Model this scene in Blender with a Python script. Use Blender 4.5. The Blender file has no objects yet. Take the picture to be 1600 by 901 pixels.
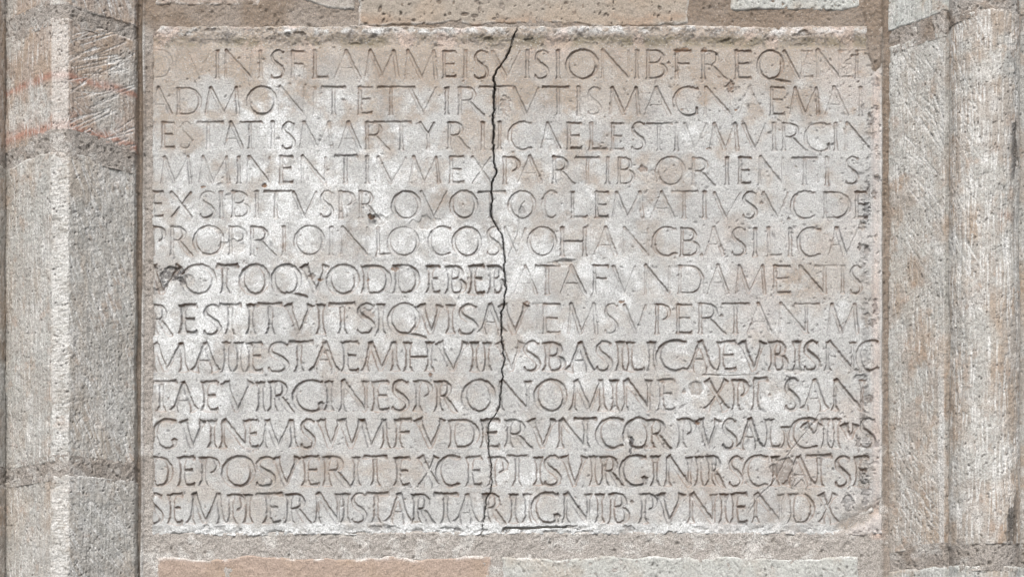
import bpy, math, re
import numpy as np

# ---------------------------------------------------------------- camera, light
S = 0.000625            # one unit of the working grid ("px") in metres
DC = 3000.0             # camera distance in grid units
EYE = 1130.0            # camera height (grid v), below the tablet
scene = bpy.context.scene
cd = bpy.data.cameras.new("camera"); cam = bpy.data.objects.new("camera", cd)
scene.collection.objects.link(cam); scene.camera = cam
ZC = 2.2
def WX(u): return (u - 800.0) * S
def WZ(v): return ZC + (450.5 - v) * S
cam.location = (0, -DC * S, WZ(EYE)); cam.rotation_euler = (math.radians(90), 0, 0)
cd.sensor_width = 36.0; cd.lens = 36.0 * DC / 1600.0
cd.shift_y = (EYE - 450.5) / 1600.0
cd.clip_start = 0.05; cd.clip_end = 500

w = bpy.data.worlds.new("World"); scene.world = w; w.use_nodes = True
nt = w.node_tree; nt.nodes.clear()
sky = nt.nodes.new("ShaderNodeTexSky"); sky.sky_type = 'NISHITA'; sky.sun_disc = False
SUN_EL, SUN_AZ = math.radians(47), math.radians(9)   # azimuth: to the left of straight behind the camera
sky.sun_elevation = SUN_EL; sky.sun_rotation = math.radians(180) + SUN_AZ
sky.air_density = 1.0; sky.dust_density = 4.0; sky.ozone_density = 1.0
hs = nt.nodes.new("ShaderNodeHueSaturation"); hs.inputs["Saturation"].default_value = 0.34
bg = nt.nodes.new("ShaderNodeBackground"); bg.inputs["Strength"].default_value = 0.15
out = nt.nodes.new("ShaderNodeOutputWorld")
nt.links.new(sky.outputs[0], hs.inputs["Color"]); nt.links.new(hs.outputs[0], bg.inputs["Color"])
nt.links.new(bg.outputs[0], out.inputs["Surface"])
sd_ = bpy.data.lights.new("sun", 'SUN'); sd_.energy = 0.9; sd_.angle = math.radians(24)
sd_.color = (1.0, 0.98, 0.95)
sun = bpy.data.objects.new("sun", sd_); scene.collection.objects.link(sun)
from mathutils import Vector
ldir = Vector((-math.sin(SUN_AZ) * math.cos(SUN_EL), -math.cos(SUN_AZ) * math.cos(SUN_EL), math.sin(SUN_EL)))
sun.rotation_euler = ldir.to_track_quat('Z', 'Y').to_euler()
sun.location = (-3, -3, 5)
vs = scene.view_settings
vs.view_transform = 'Standard'; vs.look = 'None'; vs.exposure = 0.81; vs.gamma = 1.0
scene.render.resolution_x = 1024; scene.render.resolution_y = 576

# ---------------------------------------------------------------- noise
RNG = np.random.default_rng(11)
TAB = RNG.random((256, 256)).astype(np.float32)
def vnoise(x, y, seed=0):
    x = np.asarray(x, np.float32) + seed * 17.31; y = np.asarray(y, np.float32) + seed * 9.73
    xi = np.floor(x).astype(np.int32); yi = np.floor(y).astype(np.int32)
    fx = x - xi; fy = y - yi
    fx = fx * fx * (3 - 2 * fx); fy = fy * fy * (3 - 2 * fy)
    a = TAB[xi & 255, yi & 255]; b = TAB[(xi + 1) & 255, yi & 255]
    c = TAB[xi & 255, (yi + 1) & 255]; d = TAB[(xi + 1) & 255, (yi + 1) & 255]
    return (a * (1 - fx) + b * fx) * (1 - fy) + (c * (1 - fx) + d * fx) * fy
def fbm(x, y, scale, octv=4, seed=0, gain=0.5):
    s = 0; amp = 1.0; tot = 0; f = 1.0 / scale
    for o in range(octv):
        ang = 0.6 * o
        xr = (x * math.cos(ang) - y * math.sin(ang)) * f; yr = (x * math.sin(ang) + y * math.cos(ang)) * f
        s = s + amp * vnoise(xr, yr, seed + 3 * o); tot += amp; amp *= gain; f *= 2.03
    return s / tot
def ss(a, b, x):
    t = np.clip((x - a) / (b - a), 0, 1); return t * t * (3 - 2 * t)
def gauss(x, y, cx, cy, rx, ry=None):
    ry = ry or rx
    return np.exp(-(((x - cx) / rx) ** 2 + ((y - cy) / ry) ** 2))

# ---------------------------------------------------------------- a height field one can carve
class Field:
    def __init__(s, x0, x1, y0, y1, g):
        s.g = g; s.x0 = x0; s.y0 = y0
        s.nx = int(round((x1 - x0) / g)) + 1; s.ny = int(round((y1 - y0) / g)) + 1
        xs = x0 + np.arange(s.nx) * g; ys = y0 + np.arange(s.ny) * g
        s.X, s.Y = np.meshgrid(xs.astype(np.float32), ys.astype(np.float32))
        s.H = np.zeros_like(s.X); s.keep = np.ones(s.X.shape, bool)
        s.M = {k: np.zeros_like(s.X) for k in 'abcdef'}
        s.label = np.full(s.X.shape, -1, np.int32); s.best = np.zeros_like(s.X)
    def win(s, xa, xb, ya, yb):
        i0 = max(0, int((xa - s.x0) / s.g)); i1 = min(s.nx, int((xb - s.x0) / s.g) + 2)
        j0 = max(0, int((ya - s.y0) / s.g)); j1 = min(s.ny, int((yb - s.y0) / s.g) + 2)
        return (slice(j0, max(j0, j1)), slice(i0, max(i0, i1)))
    def stroke(s, pts, wid, out, flat=True, capw=99., k=1.0, jag=0.0, wfun=None):
        """V-shaped cut along a polyline; widths are full widths at each point; writes max into out"""
        n = len(pts)
        for i in range(n - 1):
            (xa, ya), (xb, yb) = pts[i], pts[i + 1]
            ha, hb = wid[i] / 2, wid[i + 1] / 2
            L = math.hypot(xb - xa, yb - ya)
            if L < 1e-4: continue
            m = max(ha, hb) + 2
            sl = s.win(min(xa, xb) - m, max(xa, xb) + m, min(ya, yb) - m, max(ya, yb) + m)
            X = s.X[sl]; Y = s.Y[sl]
            if X.size == 0: continue
            if jag:
                jx = (vnoise(X / 3.1, Y / 3.1, 5) - .5) * jag; jy = (vnoise(X / 3.1, Y / 3.1, 8) - .5) * jag
                X = X + jx; Y = Y + jy
            dx, dy = (xb - xa) / L, (yb - ya) / L
            t = (X - xa) * dx + (Y - ya) * dy; lat = np.abs(-(X - xa) * dy + (Y - ya) * dx)
            tc = np.clip(t, 0, L)
            h = ha + (hb - ha) * tc / L
            over = np.maximum(np.maximum(-t, t - L), 0)
            dist = np.hypot(lat, over)
            d = h - dist
            if flat:
                if i == 0: d = np.minimum(d, np.where(t < L * .5, t + 0.3, 99))
                if i == n - 2: d = np.minimum(d, np.where(t > L * .5, L - t + 0.3, 99))
            d = np.minimum(d, capw) * k
            np.maximum(out[sl], d, out=out[sl])
    def pits(s, n, rlo, rhi, depth, seed, prob=None, mask=None, mval=0.6, aspect=1.0):
        r = np.random.default_rng(seed)
        xs = r.uniform(s.x0, s.x0 + s.nx * s.g, n); ys = r.uniform(s.y0, s.y0 + s.ny * s.g, n)
        rr = rlo + (rhi - rlo) * r.random(n) ** 3; an = r.random(n) * 3.14; asp = 1 + r.random(n) * aspect
        keep = r.random(n)
        for x, y, ra, a, q, kp in zip(xs, ys, rr, an, asp, keep):
            if prob is not None and kp > prob(x, y): continue
            sl = s.win(x - 3 * ra, x + 3 * ra, y - 3 * ra, y + 3 * ra)
            X = s.X[sl] - x; Y = s.Y[sl] - y
            if X.size == 0: continue
            ca, sa = math.cos(a), math.sin(a)
            e = np.exp(-(((X * ca + Y * sa) / (ra * q)) ** 2 + ((-X * sa + Y * ca) / ra) ** 2) ** 1.5)
            s.H[sl] -= e * depth * min(1.5, ra)
            if mask is not None: s.M[mask][sl] = np.maximum(s.M[mask][sl], e * mval)

def add_mesh(name, P, N, quads, masks, mat, parent=None, normals=True):
    """P Nx3 positions, quads Mx4 indices into P; only used vertices are written"""
    used, inv = np.unique(quads, return_inverse=True)
    inv = inv.reshape(quads.shape)
    me = bpy.data.meshes.new(name)
    nv, nf = len(used), len(quads)
    me.vertices.add(nv); me.vertices.foreach_set("co", P[used].astype(np.float32).ravel())
    me.loops.add(nf * 4); me.loops.foreach_set("vertex_index", inv.astype(np.int32).ravel())
    me.polygons.add(nf); me.polygons.foreach_set("loop_start", np.arange(0, nf * 4, 4, dtype=np.int32))
    me.polygons.foreach_set("loop_total", np.full(nf, 4, np.int32))
    me.update(calc_edges=True)
    me.polygons.foreach_set("use_smooth", np.ones(nf, bool))
    for an, ks in (('stain_tone', 'abc'), ('wear', 'def')):
        at = me.attributes.new(an, 'FLOAT_COLOR', 'POINT')
        c = np.ones((nv, 4), np.float32)
        for i, k in enumerate(ks): c[:, i] = np.clip(masks[k][used], 0, 1)
        at.data.foreach_set("color", c.ravel())
    if normals: me.normals_split_custom_set_from_vertices(N[used].astype(np.float32).tolist() if nv < 3000 else N[used].astype(np.float32))
    me.materials.append(mat)
    o = bpy.data.objects.new(name, me); scene.collection.objects.link(o)
    if parent: o.parent = parent
    return o

def finish(F, pos):
    """positions, normals and quads of a field. pos(F) -> (..,3)"""
    P = pos(F)
    du = np.gradient(P, axis=1); dv = np.gradient(P, axis=0)
    N = np.cross(du, -dv); N /= np.linalg.norm(N, axis=2, keepdims=True) + 1e-12
    idx = np.arange(F.nx * F.ny).reshape(F.ny, F.nx)
    q = np.stack([idx[1:, :-1], idx[1:, 1:], idx[:-1, 1:], idx[:-1, :-1]], -1)
    kq = F.keep[1:, :-1] & F.keep[1:, 1:] & F.keep[:-1, 1:] & F.keep[:-1, :-1]
    return P.reshape(-1, 3), -N.reshape(-1, 3) if N[..., 1].mean() > 0 else N.reshape(-1, 3), q, kq
def flatpos(F):
    return np.stack([(F.X - 800) * S, -F.H * S, ZC + (450.5 - F.Y) * S], -1)

# ---------------------------------------------------------------- materials
def stone_mat(name, base, cols, grain=0.28, speck=0.35, rough=0.93, bump=0.5, mott=0.2, gs=2.2, tint=(1.06, 1.0, .93)):
    """cols: list of (attribute, channel, colour, strength)"""
    m = bpy.data.materials.new(name); m.use_nodes = True
    t = m.node_tree; L = t.links; t.nodes.clear()
    def nd(k, **kw):
        n = t.nodes.new(k)
        for a, b in kw.items(): setattr(n, a, b)
        return n
    o = nd("ShaderNodeOutputMaterial"); b = nd("ShaderNodeBsdfPrincipled")
    b.inputs["Roughness"].default_value = rough; b.inputs["Specular IOR Level"].default_value = 0.25
    L.new(b.outputs[0], o.inputs[0])
    tc = nd("ShaderNodeTexCoord")
    mp = nd("ShaderNodeMapping"); mp.inputs["Scale"].default_value = (1 / S,) * 3
    L.new(tc.outputs["Object"], mp.inputs[0])
    def noise(sc, det=4, rg=.55, off=0):
        n = nd("ShaderNodeTexNoise"); n.inputs["Scale"].default_value = 1.0 / sc
        n.inputs["Detail"].default_value = det; n.inputs["Roughness"].default_value = rg
        if off:
            mm = nd("ShaderNodeMapping"); mm.inputs["Location"].default_value = (off, off, off)
            L.new(mp.outputs[0], mm.inputs[0]); L.new(mm.outputs[0], n.inputs["Vector"])
        else: L.new(mp.outputs[0], n.inputs["Vector"])
        return n.outputs["Fac"]
    def ramp(src, a, c, lo=0., hi=1.):
        r = nd("ShaderNodeMapRange"); r.inputs[1].default_value = a; r.inputs[2].default_value = c
        r.inputs[3].default_value = lo; r.inputs[4].default_value = hi
        L.new(src, r.inputs[0]); return r.outputs[0]
    def mix(fac, A, B, mode='MIX'):
        x = nd("ShaderNodeMix", data_type='RGBA', blend_type=mode)
        if hasattr(fac, 'links'): L.new(fac, x.inputs[0])
        else: x.inputs[0].default_value = fac
        for v, k in ((A, 6), (B, 7)):
            if isinstance(v, tuple): x.inputs[k].default_value = (*v, 1)
            else: L.new(v, x.inputs[k])
        return x.outputs[2]
    def math_(op, a, c):
        x = nd("ShaderNodeMath", operation=op)
        for v, k in ((a, 0), (c, 1)):
            if isinstance(v, (int, float)): x.inputs[k].default_value = v
            else: L.new(v, x.inputs[k])
        return x.outputs[0]
    at = {}
    for a in ('stain_tone', 'wear'):
        n = nd("ShaderNodeAttribute", attribute_name=a); s_ = nd("ShaderNodeSeparateColor")
        L.new(n.outputs["Color"], s_.inputs[0]); at[a] = s_
    fine = noise(gs, 3, .6); mid = noise(9, 4, .6, 31.7); big = noise(60, 3, .5, 77.1)
    col = base
    col = mix(ramp(big, .3, .7, 0, mott), col, tuple(c * k * 0.82 for c, k in zip(base, tint)))
    col = mix(ramp(mid, .35, .65, 0, .5), col, tuple(min(1, c * 1.12) for c in base))
    edge = ramp(fine, .3, .7, -.22, .22)
    for a, ch, c, st in cols:
        f = math_('ADD', at[a].outputs[ch], math_('MULTIPLY', edge, math_('MULTIPLY', at[a].outputs[ch], 2.0)))
        cl = nd("ShaderNodeClamp"); L.new(math_('MULTIPLY', f, st), cl.inputs[0])
        col = mix(cl.outputs[0], col, c)
    # mineral grain: light and dark grains
    g1 = ramp(fine, .28, .72, 1 - grain, 1 + grain)
    gc = nd("ShaderNodeCombineColor"); [L.new(g1, gc.inputs[i]) for i in range(3)]
    col = mix(1.0, col, gc.outputs[0], 'MULTIPLY')
    vo = nd("ShaderNodeTexVoronoi"); vo.inputs["Scale"].default_value = 1 / 3.4
    L.new(mp.outputs[0], vo.inputs["Vector"])
    rnd = nd("ShaderNodeSeparateColor"); L.new(vo.outputs["Color"], rnd.inputs[0])
    isd = math_('MULTIPLY', math_('GREATER_THAN', rnd.outputs[0], .80), ramp(vo.outputs["Distance"], .38, .18, 0, speck))
    col = mix(isd, col, tuple(c * .35 for c in base))
    isl = math_('MULTIPLY', math_('GREATER_THAN', rnd.outputs[1], .82), ramp(vo.outputs["Distance"], .42, .2, 0, speck))
    col = mix(isl, col, tuple(min(.85, c * 1.45) for c in base))
    L.new(col, b.inputs["Base Color"])
    bp = nd("ShaderNodeBump"); bp.inputs["Strength"].default_value = bump; bp.inputs["Distance"].default_value = S * 1.6
    hh = math_('ADD', math_('MULTIPLY', noise(1.8, 3, .65, 12.3), 1.0), math_('MULTIPLY', noise(5, 3, .6, 3.1), 1.2))
    L.new(hh, bp.inputs["Height"]); L.new(bp.outputs[0], b.inputs["Normal"])
    return m

BROWN = (.305, .252, .202); OLIVE = (.17, .145, .095); WHITE = (.59, .60, .60); RUST = (.20, .085, .04)
MAT_SLAB = stone_mat('carved_limestone', (.392, .392, .384),
    [('stain_tone', 0, BROWN, .8), ('stain_tone', 1, WHITE, .95), ('wear', 0, OLIVE, .9), ('wear', 2, (.50, .39, .34), .8),
     ('stain_tone', 2, (.075, .072, .075), .9), ('wear', 1, (.185, .115, .075), .95)], grain=.34, speck=.34, bump=.65, gs=2.1, tint=(1.02, 1.0, .98))
MAT_MORTAR = stone_mat('lime_mortar', (.30, .275, .25),
    [('stain_tone', 0, (.20, .155, .118), .9), ('stain_tone', 1, (.55, .54, .52), .8), ('stain_tone', 2, (.09, .075, .06), .9),
     ('wear', 2, (.5, .38, .32), .8)], grain=.5, speck=.5, bump=1.0, gs=1.8)
PIERC = [('stain_tone', 0, (.33, .25, .18), .7), ('wear', 2, (.41, .43, .42), .7), ('wear', 0, (.33, .19, .145), .95), ('wear', 1, (.31, .19, .115), .7),
         ('stain_tone', 1, (.57, .565, .55), .85), ('stain_tone', 2, (.05, .045, .04), .9)]
MAT_PALE = stone_mat('pale_tooled_sandstone', (.325, .298, .268), PIERC, grain=.30, speck=.5, bump=.65, gs=2.3)
MAT_WARM = stone_mat('brown_tooled_sandstone', (.32, .268, .228), PIERC, grain=.28, speck=.42, bump=.65, gs=2.3)
MAT_TAN = stone_mat('tan_sandstone', (.30, .265, .225), PIERC, grain=.25, speck=.3, bump=.6)
MAT_RED = stone_mat('reddish_sandstone', (.335, .265, .22), PIERC, grain=.35, speck=.35, bump=.8)
MAT_GREEN = stone_mat('greenish_sandstone', (.38, .385, .365), PIERC, grain=.30, speck=.5, bump=.65, gs=2.3)

def empty(name, loc, label, cat):
    o = bpy.data.objects.new(name, None); scene.collection.objects.link(o)
    o.location = loc; o['label'] = label; o['kind'] = 'thing'; o['category'] = cat; o.empty_display_size = .05
    return o
def attach(o, parent):
    o.parent = parent; o.matrix_parent_inverse = parent_inv[parent.name]
parent_inv = {}
from mathutils import Matrix
def reg(e): parent_inv[e.name] = Matrix.Translation(-e.location); return e

# ---------------------------------------------------------------- the inscription
TEXT = [  # (y top L, y bottom L, y top R, y bottom R, [crop A, crop B, crop C]); lower case = faint
 (79,123,79,123, "d60-172 i210 v265-415@340 I458 N512-670 I728 S795-875 F928-1010 L1068-1150 A1190-1350@1262 M1385,1415,1490,1560,1585",
  "M115,130,215,290,305 E357-430 I488 S545-630 V655-835@745 I875 S925-1010 I1068 O1125-1310 N1345-1510 I1562",
  "B112-220 .240@118 F290-380 R455-600 E665-755 Q800-950 V960-1115@1055 e1075-1140 N1170-1310 e1310-1390 I1415 t1400-1480@1418"),
 (136.5,179,136.5,180.5, "A55-170@88 D215-350 M385,415,500,575,590 O650-820 N850-1000 i1068 T1110-1260@1185 .1250@350 E1350-1430 T1460-1695@1542",
  "V140-310@225 I372 R455-600 T575-790@686 V790-950@870 T970-1140@1068 I1197 S1255-1335 M1390,1408,1480,1555,1573",
  "A90-245@160 G275-425 N470-630 a680-825@742 E885-965 M1000,1030,1090,1160,1175 A1220-1360@1275 I1440"),
 (190.5,232,192.5,236, "i60 E120-190 s230-295 T330-495@400 A505-615@543 T600-740@662 I805 S865-940 M975,1000,1085,1155,1175 A1220-1350@1275 R1395-1530",
  "T-80-150@88 Y200-295@255 R388-510 I597 I703 C765-905 A960-1080@1000 E1135-1215 L1275-1375 E1410-1480 S1530-1610",
  "T100-265@178 I288 V340-480@400 M497,525,590,655,672 V705-850@780 I900 R958-1100 G1095-1250 I1285 N1350-1505"),
 (244,286,246,289, "i55 M110,130,190,275,290 M345,370,430,515,530 I592 N655-785 E858-930 N990-1137 T1190-1335@1260 I1395 V1460-1640@1545",
  "M140,165,230,305,325 E400-480 X530-650 P735-820 A815-965@890 R1045-1165 T1175-1330@1252 I1378 B1450-1540 .1590@300",
  "O165-335 R395-525 I605 E685-755 N812-952 T1010-1170@1090 I1230 S1345-1425"),
 (299,340,299.5,341.5, "E55-120 X170-295 S350-440 I482 B558-655 I705 T750-925@825 V930-1080@1000 S1105-1180 P1230-1310 R1355-1465",
  "O35-200 V210-375@290 O400-555 T570-740@648 O765-920 C975-1060 L1160-1250 E1310-1385 M1410,1435,1500,1580,1598",
  "A125-275@195 T255-425@335 I463 V525-690@597 S705-790 .820@110 V830-985@920 .990@210 C1010-1155 D1218-1370 E1415-1480"),
 (354,398,356,400, "P55-125 R175-295 O315-490 P540-630 R675-820 I875 O945-1120 I1170 N1238-1392 L1462-1545",
  "O10-190 C265-400 O415-580 S625-710 V735-865@805 O885-1050 H1095-1235 A1290-1430@1365 N1480-1630",
  "C145-285 B322-425 .445@435 A465-580@520 S635-720 I780 L865-945 I1000 C1050-1190 A1240-1340@1285 M-,1295,1350,1430,1450"),
 (414,459,415,459, "V50-220@110 O240-435 T450-590@505 O610-770 Q805-970 V1000-1140@1075 O1155-1330 D1385-1530 D1582-1710",
  "E270-330 B390-480 E535-605 B655-728 A790-935@862 T925-1080@1000 A1085-1235@1150 F1295-1385 V1415-1550@1482",
  "N95-242 D310-450 A480-610@545 M660,680,740,825,840 E905-1000 N1060-1208 T1150-1290@1215 I1325 S1375-1445"),
 (475.5,522,474,520.5, "R60-165 E245-330 S375-475 T465-610@537 I668 T705-865@790 V900-1040@970 I1105 T1155-1325@1240 S1335-1440 I1480",
  "Q15-190 V210-330@275 I395 S450-560 A590-720@640 V720-870@795 t905-1000@940 E985-1080 M1130,1150,1210,1290,1310 S1360-1440 V1480-1620@1555",
  "P165-240 E298-385 R437-590 .570@355 T570-745@657 A735-880@800 N935-1098 T1025-1185@1100 M1235,1260,1320,1400,1420"),
 (534.5,581,533,579, "M50,70,135,230,250 A315-450@380 I515 I590 E665-740 S780-900 T905-1060@970 A1055-1200@1130 E1260-1340 M1380,1415,1480,1560,1570",
  "H130-265 V320-490@410 I545 I625 V700-840@775 S855-950 B1000-1100 A1135-1275@1205 S1310-1400 I1455 L1520-1605",
  "I130 C175-350 A370-505@435 E570-660 V695-830@770 B890-970 I1040 S1090-1175 N1235-1390 C1425-1550"),
 (596,643,592,641, "T35-205@108 A185-320@245 E385-460 V505-670@580 I728 R805-925 G940-1115 I1155 N1240-1385 E1450-1530",
  "S35-130 P190-270 R320-430 O480-660 N710-880 O930-1110 M1160,1180,1265,1335,1348 I1420 N1490-1635",
  "E195-275 .335@350 X475-600 P660-725 T770-860@785 .870@370 S970-1050 A1085-1215@1150 N1280-1450"),
 (655.5,700,653.5,700, "G65-200 V245-370@300 I425 N495-640 E647-715 M745,770,835,920,938 S985-1065 V1105-1230@1165 V1235-1360@1295 M-,1365,1415,1500,1510",
  "F70-150 V190-350@270 D410-560 E610-700 R760-900 V900-1040@970 N1085-1235 T1165-1310@1240 C1320-1475 O1490-1640",
  "R125-250 P318-395 V430-550@485 S580-660 A680-810@745 L865-935 I970 C1005-1170 V1085-1195@1145 I1220 I1285 V1335-1412@1375 S1440-1525"),
 (713.5,759,711.5,759, "D50-165 E240-315 P370-460 O500-680 S705-815 V820-965@885 E1015-1095 R1145-1280 I1325 T1370-1520@1445",
  "E70-140 X205-310 C320-455 E520-590 P660-740 T745-880@810 I945 S985-1080 V1105-1235@1170 I1290 R1355-1470 G1465-1618",
  "I155 N235-370 I430 R500-580 S620-700 C720-860 I905 A975-1135@1050 T1095-1260@1180 S1285-1370 E1425-1490"),
 (771,817.5,770,817, "S35-110 E175-240 M290,315,380,465,485 P545-620 I650 T700-870@775 E780-850 R910-1040 N1085-1215 I1260 S1300-1385 T1390-1530@1450 A1530-1650@1595",
  "R180-290 T290-445@365 A435-550@500 R620-730 I790 I875 G915-1070 N1115-1255 I1330 B1410-1500 .1530@555",
  "P80-155 V190-325@240 N382-520 I585 E655-730 N785-940 D1010-1140 X1190-1280"),
]
CROPY = {0:70,1:70,2:185,3:185,4:290,5:290,6:405,7:405,8:525,9:525,10:645,11:645,12:645}
ORG = (225, 605, 985)

def arc(cx, cy, rx, ry, a0, a1, n=22, p=2.0):
    r = []
    for i in range(n + 1):
        a = math.radians(a0 + (a1 - a0) * i / n); c, s_ = math.cos(a), math.sin(a)
        r.append((cx + rx * math.copysign(abs(c) ** (2 / p), c), cy - ry * math.copysign(abs(s_) ** (2 / p), s_)))
    return r
def catmull(P, n=7):
    P = [P[0]] + P + [P[-1]]; r = []
    for i in range(1, len(P) - 2):
        for k in range(n):
            t = k / n; a, b, c, d = P[i - 1], P[i], P[i + 1], P[i + 2]
            r.append(tuple(.5 * (2 * b[j] + (c[j] - a[j]) * t + (2 * a[j] - 5 * b[j] + 4 * c[j] - d[j]) * t * t + (3 * b[j] - a[j] - 3 * c[j] + d[j]) * t ** 3) for j in (0, 1)))
    r.append(P[-2]); return r

SL = Field(229, 1385, 34, 847, 1.08)
X, Y = SL.X, SL.Y
print('slab grid', X.shape)
G = np.zeros_like(X)          # groove depth
RU = np.zeros_like(X)         # residue in the cuts
letters = []                  # (char, fragment test x, mask window)
lr = np.random.default_rng(4)

def cut_letter(ch, xs, yt, yb, heavy, faint, idx):
    """one carved capital, strokes in grid units"""
    L0 = np.zeros_like(X[:1, :1])
    pad = 12
    real = [q for q in xs if q is not None]
    xa, xb = min(real) - pad, max(real) + pad + (14 if ch in 'Qq' else 0)
    win = SL.win(xa, xb, yt - 9, yb + 12)
    sub = SubField(SL, win)
    out = np.zeros_like(sub.X)
    if heavy: TK, TN, FL, cap, kk = 9.5, 5.9, 18.5, 2.2, 1.85
    else:     TK, TN, FL, cap, kk = 6.3, 4.2, 8.6, 1.4, 1.9
    q = lr.uniform(.9, 1.12); TK *= q; TN *= q
    if faint: kk *= .45
    kk *= lr.uniform(.78, 1.08); lean_ = lr.uniform(-.4, .4)
    H = yb - yt
    jag = 1.5 if heavy else 1.2
    tops = []
    def wig(p): return (p[0] + lr.uniform(-.35, .35), p[1] + lr.uniform(-.35, .35))
    def line(p, q_, w0, f0=None, f1=None, steps=4, dk=1.0):
        """stem: flares to a wedge at the ends"""
        p = wig(p); q_ = wig(q_); Ls = math.hypot(q_[0] - p[0], q_[1] - p[1])
        fl = min(.45, (10.5 if heavy else 3.2) / max(Ls, 1))
        bx, by = lr.uniform(-.5, .5), lr.uniform(-.3, .3)
        ts = [0, fl * .5, fl, .5, 1 - fl, 1 - fl * .5, 1]
        ws = [f0 or w0, w0 + ((f0 or w0) - w0) * .40, w0, w0 * .88, w0, w0 + ((f1 or w0) - w0) * .40, f1 or w0]
        pts = [(p[0] + (q_[0] - p[0]) * t + bx * math.sin(3.14 * t), p[1] + (q_[1] - p[1]) * t + by * math.sin(3.14 * t)) for t in ts]
        sub.stroke(pts, ws, out, True, cap, kk * dk, jag)
        tops.append(p if p[1] < q_[1] else q_)
    def curve(pts, wf, flat=False):
        n = len(pts); ws = [wf(i / (n - 1)) for i in range(n)]
        sub.stroke([wig(p) if n < 8 else p for p in pts], ws, out, flat, cap, kk, jag)
    def sm(a, b): return a + (b - a)
    x0, x1 = real[0], real[-1]; W = x1 - x0
    C = ch.upper()
    yt_, yb_ = yt + lr.uniform(-.8, .8), yb + lr.uniform(-.8, .8)
    stem = TK * .92
    def stemat(x, f0=FL, f1=FL, w0=stem, lean=0):
        line((x + lean, yt_), (x, yb_), w0, f0, f1)
        if not heavy:
            line((x + lean - 4, yt_ + .6), (x + lean + 4, yt_ + .2), 2.4); line((x - 4.5, yb_), (x + 4.5, yb_), 2.4)
    def hbar(xa_, xb_, y, wv=TN, tick=0, end=None):
        line((xa_, y), (xb_, y + lr.uniform(-.6, .6)), wv, wv, end or wv * 1.2)
        if tick: line((xb_ - .5, y), (xb_ - .2, y + tick), 3 if not heavy else 4.5, 3 if not heavy else 5, 2)
    tk = 5 if heavy else 3.5
    if C == 'I': stemat(x0)
    elif C == '.':
        y = xs[1] if len(xs) > 1 else (yt + yb) / 2
    elif C in 'EFL':
        stemat(x0)
        if C in 'EF': hbar(x0, x1, yt_ + 1.2, TN, tk)
        if C in 'EF': hbar(x0, x0 + W * .86, yt_ + H * .47, TN * .85, 0)
        if C in 'EL': hbar(x0, x1, yb_ - 1.5, TN * 1.1, -tk)
    elif C == 'T':
        b0, b1, st = xs
        line((st, yt_ + 1), (st, yb_), stem, stem * 1.1, FL)
        if not heavy: line((st - 4.5, yb_), (st + 4.5, yb_), 2.4)
        line((b0, yt_ + .8), (b1, yt_ + lr.uniform(-.5, 1)), TN * 1.05, TN * 1.5, TN * 1.5)
        line((b0 + .5, yt_), (b0 - .3, yt_ + tk), 2.5, 3.5 if heavy else 2.6, 2); line((b1 - .5, yt_), (b1 - .2, yt_ + tk), 2.5, 3.5 if heavy else 2.6, 2)
    elif C == 'H':
        stemat(x0); stemat(x1); hbar(x0, x1, (yt_ + yb_) / 2, TN * .8)
    elif C in 'AV':
        ap = xs[1]
        if C == 'A':
            line((ap, yt_), (x0, yb_), TN, TN, FL if heavy else 5, dk=.62 if not heavy else .9)
            line((ap - .5, yt_ - 1), (x1, yb_), TK, TK, FL if heavy else 6)
            yy = yt_ + H * .62; f = .62
            line((ap + (x0 - ap) * f, yy), (ap + (x1 - ap) * f, yy + .5), TN * .62, dk=.7)
        else:
            line((x0, yt_), (ap, yb_), TK, FL if heavy else 6.5, TN * 1.2)
            line((x1, yt_), (ap, yb_), TN, FL * .85 if heavy else 4.5, TN, dk=.55 if not heavy else .9)
    elif C == 'M':
        bl, tl, v, tr, br = xs
        if bl is not None: line((tl, yt_), (bl, yb_), TN, TN, FL * .9 if heavy else 4.5, dk=.62 if not heavy else .85)
        line((tl - .5, yt_ - .5), (v, yb_ - 1), TK, TK * 1.1, TK * .8)
        line((tr, yt_), (v, yb_ - 1), TN * .95, TN, TN, dk=.62 if not heavy else .85)
        line((tr, yt_ - .5), (br, yb_), TK * .95, TK, FL if heavy else 6)
    elif C == 'N':
        line((x0, yt_), (x0 - .4, yb_), TN * 1.05, TN * 1.4, FL * .85 if heavy else 5, dk=.62 if not heavy else .9)
        line((x1, yt_), (x1, yb_ - 1), TN * 1.05, FL * .85 if heavy else 4.5, TN, dk=.58 if not heavy else .85)
        line((x0 - .5, yt_ - 1), (x1, yb_), TK, TK * 1.1, TK * .7)
    elif C == 'X':
        line((x0, yt_), (x1, yb_), TK, FL * .8 if heavy else 6, FL * .9 if heavy else 6)
        line((x1, yt_), (x0, yb_), TN, FL * .7 if heavy else 4, FL * .8 if heavy else 4.5, dk=.85)
    elif C == 'Y':
        m = xs[1]; ym = yt_ + H * .42
        line((m, ym), (m, yb_), stem, stem, FL); line((x0, yt_), (m, ym + 1), TK * .9, 6, TK * .8); line((x1, yt_), (m, ym + 1), TN, 5, TN)
    elif C in 'OQCG':
        cx, cy, rx, ry = (x0 + x1) / 2, (yt_ + yb_) / 2, W / 2, H / 2 + .3
        def wf(a0, a1):
            def f(t):
                a = math.radians(a0 + (a1 - a0) * t - 18); return TN * .8 + (TK * 1.08 - TN * .8) * abs(math.cos(a)) ** 1.6
            return f
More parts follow.
